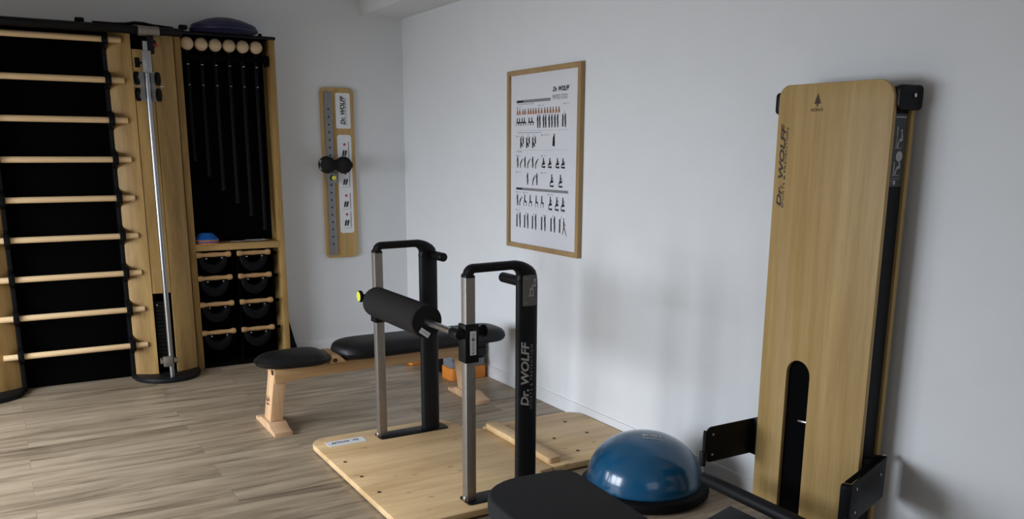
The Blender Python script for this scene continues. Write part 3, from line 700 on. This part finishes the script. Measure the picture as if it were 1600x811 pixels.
def hoop(yc):
    """floor plate, steel post, oval black post, joining bar"""
    G().prism(rrect(1.572, 1.962, yc - .05, yc + .05, .015), XY, .040, .046, .001).mesh('floor_plate', M['black'], pf)
    sp = G().box(1.576, 1.619, yc - .0215, yc + .0215, .046, 1.008, .002).mesh('steel_post', M['steel'], pf)
    if yc > 3.5:
        for z in (.300, .365, .430, .495, .560, .620, .860, .925):
            G().cyl((1.5975, yc - .0220, z), (1.5975, yc - .020, z), .0032, n=10).mesh('adjustment_hole', M['inkgrey'], sp)
    G().cyl((1.574, yc - .006, .058), (1.566, yc - .006, .058), .011, n=14, bev=.002).mesh('post_bolt', M['chrome'], pf)
    P = [(1.8755 + .049 * math.copysign(abs(math.cos(a)) ** .75, math.cos(a)), yc + .026 * math.copysign(abs(math.sin(a)) ** .75, math.sin(a))) for a in [2 * PI * k / 36 for k in range(36)]]
    bp = G().prism(P, XY, .046, .955).mesh('black_post', M['char'], pf)
    # joining bar: oval section swept over both posts
    a0 = []; R1, R2 = .026, .075
    top = 1.036
    pts = [(1.5975, yc, 1.002), (1.5975, yc, top - R1)]
    for k in range(1, 8): a = PI - PI / 2 * k / 8; pts.append((1.5975 + R1 + R1 * math.cos(a), yc, top - R1 + R1 * math.sin(a)))
    pts.append((1.5975 + R1, yc, top)); 
    xe = 1.8755
    pts.append((xe - R2, yc, top + .002))
    for k in range(1, 9): a = PI / 2 - PI / 2 * k / 8; pts.append((xe - R2 + R2 * math.cos(a), yc, top + .002 - R2 + R2 * math.sin(a)))
    pts.append((xe, yc, .93))
    n = len(pts); rad = []
    for i, p in enumerate(pts):
        s = max(0, min(1, (p[0] - 1.70) / .16)); rad.append(.0245 + (.049 - .0245) * s)
    rad[-1] = .0492
    g = G(); rings = []; nn = 20
    PV = [Vector(p) for p in pts]
    for i, p in enumerate(PV):
        t = (PV[min(i + 1, n - 1)] - PV[max(i - 1, 0)]).normalized(); b = Vector((0, 1, 0)); a = t.cross(b).normalized()
        rr = rad[i]; th = .0185 if i not in (0, 1) else .024
        s = max(0, min(1, (p.x - 1.70) / .16))
        ra = .0185 if s < .3 else .0185 + (.049 - .0185) * (min(1, max(0, (1.040 - p.z) / .045)) if i > n - 10 else 0)
        if i <= 1: ra = .0235
        pw = .45 if i <= 1 else .8
        rings.append([g.bm.verts.new(p + a * ra * math.copysign(abs(math.cos(2*PI*k/nn)) ** pw, math.cos(2*PI*k/nn)) + b * .0265 * math.copysign(abs(math.sin(2*PI*k/nn)) ** pw, math.sin(2*PI*k/nn))) for k in range(nn)])
    fs = []
    for A, B in zip(rings, rings[1:]):
        for k in range(nn): fs.append(g.bm.faces.new((A[k], A[(k + 1) % nn], B[(k + 1) % nn], B[k])))
    fs += [g.bm.faces.new(rings[0]), g.bm.faces.new(rings[-1][::-1])]
    bmesh.ops.recalc_face_normals(g.bm, faces=fs)
    g.mesh('joining_bar', M['black'], pf, 50)
    return sp, bp
spN, bpN = hoop(3.04); spF, bpF = hoop(4.013)
G().cyl((1.885, 3.055, .955), (1.885, 3.26, .955), .0225, n=24, bev=.006).mesh('hand_peg', M['black'], pf)
G().cyl((1.90, 4.00, .975), (1.90, 3.875, .975), .0225, n=24, bev=.006).mesh('hand_peg', M['black'], pf)
# lettering and info label on the near black post
text('Dr. WOLFF', 1, M['silverink'], bpN, (0, 0, 1), (-1, 0, 0), (1.872, 3.0135, .565), shear=.25, bold=.03, fit=.285, sy=.95)
text('SPORTS & PREVENTION', 1, M['inkgrey'], bpN, (0, 0, 1), (-1, 0, 0), (1.893, 3.0132, .555), fit=.285, name='small_lettering', spacing=1.35)
il = G().prism(rrect(1.842, 1.908, .865, .995, .006), XZ, 3.0125, 3.0145).mesh('info_label', M['greylab'], pf)
g = G()
g.box(1.875, 1.879, 3.0115, 3.0125, .905, .94).box(1.868, 1.893, 3.0115, 3.0125, .905, .909).box(1.889, 1.892, 3.0115, 3.0125, .905, .94).box(1.876, 1.892, 3.0115, 3.0125, .932, .935)
g.prism([(1.878, .936), (1.882, .936), (1.902, .962), (1.897, .964)], XZ, 3.0115, 3.0125).prism([(1.892, .945), (1.903, .945), (1.903, .965), (1.893, .968)], XZ, 3.0115, 3.0125).cyl((1.899, 3.0115, .973), (1.899, 3.0125, .973), .005, n=12)
g.box(1.850, 1.862, 3.0115, 3.0125, .980, .982).box(1.850, 1.862, 3.0115, 3.0125, .879, .881)
g.mesh('diagram', M['silverink'], il)
# sliding clamps, shaft and roller
ZS = .775; XS = 1.545
clN = G().box(1.566, 1.630, 3.008, 3.072, .652, .812, .004).mesh('clamp', M['black'], pf)
clF = G().box(1.566, 1.630, 3.981, 4.045, .652, .812, .004).mesh('clamp', M['black'], pf)
ws = G().box(1.588, 1.616, 3.0068, 3.0082, .685, .785).mesh('sticker', M['sticker'], clN)
text('BLACKR', 1, M['inkgreen'], ws, (0, 0, 1), (-1, 0, 0), (1.607, 3.0068, .713), fit=.048, sy=1.25)
text('LL', 1, M['inkgreen'], ws, (0, 0, 1), (-1, 0, 0), (1.607, 3.0068, .770), fit=.013, sy=1.25)
g = G().cyl((1.602, 3.0068, .7505), (1.602, 3.0060, .7505), .0072, n=20); g.mesh('round_letter', M['ink'], ws)
g = G().cyl((1.602, 3.0060, .7505), (1.602, 3.0056, .7505), .0026, n=12); g.mesh('letter_centre', M['sticker'], ws)
G().cyl((XS, 3.06, ZS), (XS, 3.99, ZS), .0145, n=28).mesh('shaft', M['chrome'], pf)
for yy, cc in ((3.04, clN), (4.013, clF)):
    G().cyl((XS, yy - .030, ZS), (XS, yy + .040 * (1 if yy < 3.5 else -.3), ZS), .0215, n=24, bev=.004).mesh('bearing', M['black'], cc)
    G().cyl((XS, yy + .02, ZS), (XS + .04, yy + .02, ZS), .016, n=20).mesh('bearing_arm', M['blackp'], cc)
G().cyl((1.630, 3.04, .775), (1.662, 3.04, .775), .020, n=24, bev=.003).cyl((1.662, 3.04, .775), (1.676, 3.04, .775), .026, n=24, bev=.003).mesh('locking_knob', M['blackp'], clN)
G().cyl((1.566, 4.035, .785), (1.520, 4.035, .785), .010, n=16).mesh('knob_stem', M['blackp'], clF)
kb = G().cyl((1.520, 4.035, .785), (1.503, 4.035, .785), .029, n=28, bev=.004).mesh('locking_knob', M['blackp'], clF)
G().cyl((1.503, 4.035, .785), (1.501, 4.035, .785), .025, n=28, bev=.0008).mesh('knob_cap', M['yellow'], kb)
# foam roller with a bore
g = G().lathe((XS, 3.325, ZS), [(.0137, 0), (.068, 0), (.073, .005), (.073, .575), (.068, .58), (.0137, .58), (.0137, 0)], 56, 'Y')
fr = g.mesh('foam_roller', M['foam'], pf)
tg = math.radians(-20)
g = G().box(-.026, .026, -.0008, 0, -.012, .012)
bmesh.ops.transform(g.bm, matrix=Matrix.Translation((XS - .012, 3.3245, ZS - .048)) @ Matrix.Rotation(math.radians(36), 4, 'Y'), verts=g.bm.verts[:])
rs = g.mesh('roller_sticker', M['sticker'], fr)
a = math.radians(-36)
text('Dr. WOLFF', 1, M['ink'], rs, (math.cos(a), 0, math.sin(a)), (-math.sin(a), 0, math.cos(a)), (XS - .0135, 3.3237, ZS - .0495), shear=.25, fit=.040)

# ------------------------------------------------------------------ second board with pegs holes and cleat
hb2 = thing('holed_board', 'smaller pine board with peg holes and a raised cleat, at the right wall', 'board', (2.45, 3.5, 0))
bo = G().prism(rrect(2.128, 2.735, 3.195, 3.905, .02, rs=(.10, .02, .02, .02)), XY, .008, .040, .004).mesh('board', M['pine'], hb2)
G().prism(rrect(2.128, 2.200, 3.235, 3.868, .018), XY, .040, .070, .004).mesh('cleat', M['pine'], hb2)
for x, y in ((2.567, 3.745), (2.562, 3.532), (2.36, 3.54), (2.36, 3.326), (2.36, 3.75), (2.562, 3.32)):
    G().cyl((x, y, .0395), (x, y, .0408), .0105, n=18).mesh('peg_hole', M['hole'], bo)
for x, y in ((2.15, 3.25), (2.68, 3.25), (2.15, 3.85), (2.66, 3.80)):
    G().cyl((x, y, 0), (x, y, .008), .02, n=16).mesh('rubber_foot', M['blackp'], hb2)

# ------------------------------------------------------------------ balance dome
BX, BY = 2.375, 2.83
bs = thing('balance_dome', 'glossy blue half ball on a black round base in front of the right wall', 'balance trainer', (BX, BY, 0))
G().lathe((BX, BY, 0), [(0, .004), (.20, .004), (.25, 0), (.275, .004), (.288, .016), (.290, .030), (.283, .046), (.268, .055), (.250, .058), (.250, .045), (0, .045)], 72).mesh('base', M['blackp'], bs)
pr = [(.252, .044), (.258, .058)]
for k in range(1, 25):
    a = PI / 2 * k / 24; pr.append((.258 * math.cos(a) ** .92 if k < 24 else 0, .058 + .215 * math.sin(a)))
dm = G().lathe((BX, BY, 0), pr, 84).mesh('dome', M['blue'], bs, 60)
for a in (math.radians(200), math.radians(-12)):
    G().cyl((BX + .272 * math.cos(a), BY + .272 * math.sin(a), .05), (BX + .272 * math.cos(a), BY + .272 * math.sin(a), .062), .010, n=14, bev=.002).mesh('base_plug', M['char'], bs)
# white mark near the top of the dome
def on_dome(x, y):
    r = math.hypot(x, y); c = min(1, (r / .258)) ** (1 / .92); return .058 + .215 * math.sqrt(max(0, 1 - c * c)) + .0012
t1 = text('BOSU', 1, M['whiteink'], dm, (.80, -.60, 0), (.60, .80, 0), (BX - .002, BY - .045, 0), fit=.080, sy=1.0, bold=.02)
g = G()
for k in range(12):
    u0, u1 = -.042 + k * .007, -.035 + k * .007
    q = lambda u, v: (BX - .012 + u * .8 + v * .6, BY - .061 - u * .6 + v * .8, 0)
    g.quad([q(u0, -.002), q(u1, -.002), q(u1, .003), q(u0, .003)])
t2 = g.mesh('underline_stroke', M['whiteink'], dm)
for tt in (t1, t2):
    for v in tt.data.vertices: v.co.z = on_dome(v.co.x, v.co.y)

# ------------------------------------------------------------------ wall machine
mc = thing('wall_trainer', 'tall oak-fronted training machine with a lower slot and black arms mounted on the right wall', 'training machine', (2.66, 2.14, 0))
YN, YFa = 1.897, 2.395
# front board with the slot cut out: outline goes round the slot
pts = []
def arc(cx, cz, r, a0, a1, n=8): return [(cx + r * math.cos(math.radians(a0 + (a1 - a0) * k / n)), cz + r * math.sin(math.radians(a0 + (a1 - a0) * k / n))) for k in range(n + 1)]
ys0, ys1, zt = 2.150, 2.262, .655
pts += [(YFa, .04)]
pts += arc(YFa - .045, 1.700, .045, 0, 90)
pts += arc(YN + .07, 1.672, .07, 90, 180)
pts += [(YN, .04), (ys0, .04)]
pts += arc((ys0 + ys1) / 2, zt, (ys1 - ys0) / 2, 180, 0, 14)
pts += [(ys1, .04)]
P = pts
g = G(); g.prism(P, YZ, 2.600, 2.618, .003)
# bow the top edge slightly
fb = g.mesh('front_board', M['oak_light'], mc)
fb.data.polygons.foreach_get
G().box(2.620, 2.700, YN + .012, YFa - .012, .03, 1.70, .004).mesh('black_housing', M['char'], mc)
G().box(2.6195, 2.624, ys0 - .02, ys1 + .02, .03, .76).mesh('slot_lining', M['backp'], mc)
G().box(2.703, 2.724, YN + .004, YFa - .004, .02, 1.70, .002).mesh('back_board', M['oak_light'], mc)
G().box(2.724, 2.757, YN + .03, YFa - .03, .05, 1.68).mesh('wall_mount', M['backp'], mc)
for yy, s in ((YN - .012, 1), (YFa + .028, -1)):
    tb = G().prism(rrect(2.612, 2.736, 1.640, 1.722, .018), XZ, min(yy, yy + s * .022), max(yy, yy + s * .022), .003).mesh('top_bracket', M['black'], mc)
    G().cyl((2.688, yy - s * .001, 1.688), (2.688, yy - s * .005, 1.688), .007, n=12, bev=.001).mesh('bolt', M['chrome'], tb)
G().box(2.625, 2.70, YN, YFa, 1.70, 1.718, .004).mesh('top_plate', M['black'], mc)
li = G().box(2.606 + .02, 2.694, YN + .0105, YN + .0125, 1.385, 1.628).mesh('info_label', M['darklab'], mc)
g = G(); yl = YN + .0105
def lq(x0, x1, z0, z1): g.box(x0, x1, yl - .0008, yl, z0, z1)
def lp(p): g.prism(p, XZ, yl - .0008, yl)
lq(2.632, 2.688, 1.615, 1.619); lq(2.655 - .01, 2.650, 1.52, 1.585)
for dz in (0, -.092):
    lp([(2.660, 1.535 + dz), (2.680, 1.540 + dz), (2.676, 1.550 + dz), (2.662, 1.545 + dz)]); lp([(2.672, 1.545 + dz), (2.680, 1.545 + dz), (2.672, 1.568 + dz), (2.668, 1.568 + dz)])
    lp([(2.650, 1.518 + dz), (2.656, 1.518 + dz), (2.664, 1.540 + dz), (2.660, 1.542 + dz)]); lq(2.640, 2.676, 1.514 + dz, 1.516 + dz); lq(2.644, 2.648, 1.518 + dz, 1.56 + dz)
g.cyl((2.670, yl, 1.573), (2.670, yl - .0008, 1.573), .004, n=12)
g.cyl((2.668, yl, 1.487), (2.668, yl - .0008, 1.487), .017, n=24)
lq(2.635, 2.685, 1.412, 1.413); lq(2.648, 2.660, 1.392, 1.406); lq(2.636, 2.642, 1.402, 1.404)
g.mesh('diagram', M['silverink'], li)
text('Dr. WOLFF', 1, M['stamp'], fb, (0, 0, 1), (0, 1, 0), (2.5995, 2.352, 1.443), shear=.25, bold=.03, fit=.31, sy=.5)
text('SPORTS & PREVENTION', 1, M['stamp'], fb, (0, 0, 1), (0, 1, 0), (2.5995, 2.338, 1.44), fit=.30, name='small_lettering', sy=.5)
g = G(); g.prism([(2.2275, 1.672), (2.1975, 1.672), (2.2125, 1.709)], YZ, 2.5992, 2.6); g.box(2.5992, 2.6, 2.2095, 2.2155, 1.662, 1.673)
g.mesh('tree_mark', M['stamp'], fb)
text('NOHrD', 1, M['stamp'], fb, (0, -1, 0), (0, 0, 1), (2.5995, 2.2125, 1.645), fit=.055)
# arms: far one runs straight out, near one splays
fa = G().prism(rrect(2.350, 2.70, .268, .418, .03), XZ, 2.424, 2.430, .001).mesh('arm_plate', M['black'], mc)
fa2 = G().prism(rrect(2.342, 2.356, .275, .405, .006), XZ, 2.418, 2.436, .003).mesh('arm_end', M['blackp'], mc)
for x, z in ((2.385, .385), (2.385, .30)): G().cyl((x, 2.424, z), (x, 2.420, z), .0055, n=12, bev=.001).mesh('bolt', M['chrome'], fa)
A = Vector((2.690, 1.856)); B = Vector((2.352, 1.742)); d = (B - A).normalized(); ang = math.atan2(d.y, d.x)
nm = Vector((-d.y, d.x)); L = (B - A).length
def arm3(a, z, h):   # along the arm, height, thickness
    q = A + d * a + nm * h; return (q.x, q.y, z)
g = G().prism([(0, .415), (0, .262), (L, .262), (L, .400), (L - .012, .412)], arm3, 0, .006, .001); na = g.mesh('arm_plate', M['char'], mc)
G().prism([(0, .417), (L - .01, .417), (L - .01, .413), (0, .413)], arm3, -.022, 0, .001).mesh('arm_flange', M['backp'], na)
G().prism(rrect(L - .02, L + .012, .25, .412, .012), arm3, -.028, .008, .003).mesh('arm_end', M['blackp'], mc)
for a, z in ((.06, .365), (L - .05, .385), (L - .05, .30)):
    q = A + d * a + nm * .006; q2 = q + nm * .004
    G().cyl((q.x, q.y, z), (q2.x, q2.y, z), .0055, n=12, bev=.001).mesh('bolt', M['chrome'], na)
mt = G().prism([(2.622, 1.909), (2.640, 1.909), (2.700, 1.856), (2.690, 1.850)], XY, .405, .418, .001).mesh('arm_mount', M['black'], mc)
G().cyl((2.688, 1.860, .418), (2.688, 1.860, .423), .007, n=12, bev=.001).mesh('bolt', M['chrome'], mt)
G().box(2.61, 2.72, 2.40, 2.432, .262, .417, .003).mesh('arm_mount', M['black'], mc)
# padded bar hanging between the arms with its straps
bar_ = G().cyl((2.345, 2.425, .208), (2.345, 1.70, .200), .026, n=28, bev=.006).mesh('padded_bar', M['char'], mc)
G().tube([(2.345, 2.43, .385), (2.345, 2.43, .34), (2.343, 2.43, .30)], .006, n=10).cyl((2.343, 2.43, .32), (2.341, 2.428, .258), .0135, n=20, bev=.003).mesh('link_sleeve', M['char'], mc)
G().cyl((2.341, 2.428, .262), (2.345, 2.420, .214), .0028, n=8).mesh('link_wire', M['alu'], mc)
G().cyl((2.345, 1.735, .30), (2.345, 1.735, .215), .010, n=16, bev=.002).mesh('link_sleeve', M['char'], mc)
# sloping foot rest
g = G().prism([(2.19, .012), (2.425, .012), (2.425, .098), (2.19, .040)], XZ, 1.92, 2.350, .008, 3)
g.mesh('foot_rest', M['black'], mc)
G().box(2.42, 2.63, 2.0, 2.10, .012, .05, .004).mesh('foot_rest_arm', M['black'], mc)
G().cyl((2.612, 2.195, .47), (2.612, 2.152, .475), .007, n=12, bev=.001).mesh('slot_hook', M['chrome'], mc)

# ------------------------------------------------------------------ foreground bench pad
fbn = thing('padded_bench', 'dark grey padded bench end in the foreground at the bottom picture edge', 'bench', (1.38, 1.9, 0))
def fpad():
    out = rrect(-.185, .185, -1.05, 0, .07, n=8, rs=(.07, .17, .07, .07)); return out
g = G(); pts = fpad(); a = math.radians(-4.0)
rot = Matrix.Translation((1.395, 2.285, 0)) @ Matrix.Rotation(a, 4, 'Z')
g = cushion(pts, .378, .072, 'pad') if False else G().prism(pts, XY, .382, .452, .014, 4)
bmesh.ops.transform(g.bm, matrix=rot, verts=g.bm.verts[:])
g.mesh('pad', M['foampad'], fbn)
g = G().prism(rrect(-.15, .15, -1.02, -.08, .05), XY, .362, .382, .003); bmesh.ops.transform(g.bm, matrix=rot, verts=g.bm.verts[:]); g.mesh('pad_board', M['blackp'], fbn)
g = G().box(-.04, .04, -.98, -.12, .302, .362, .004); bmesh.ops.transform(g.bm, matrix=rot, verts=g.bm.verts[:]); g.mesh('frame_rail', M['black'], fbn)
for yy in (-.20, -.90):
    g = G().box(-.03, .03, yy - .03, yy + .03, .03, .302, .004); bmesh.ops.transform(g.bm, matrix=rot, verts=g.bm.verts[:]); g.mesh('leg', M['black'], fbn)
    g = G().box(-.17, .17, yy - .035, yy + .035, 0, .03, .004); bmesh.ops.transform(g.bm, matrix=rot, verts=g.bm.verts[:]); g.mesh('foot', M['black'], fbn)

# tidy helper properties
for o in bpy.data.objects:
    if '_o' in o: del o['_o']
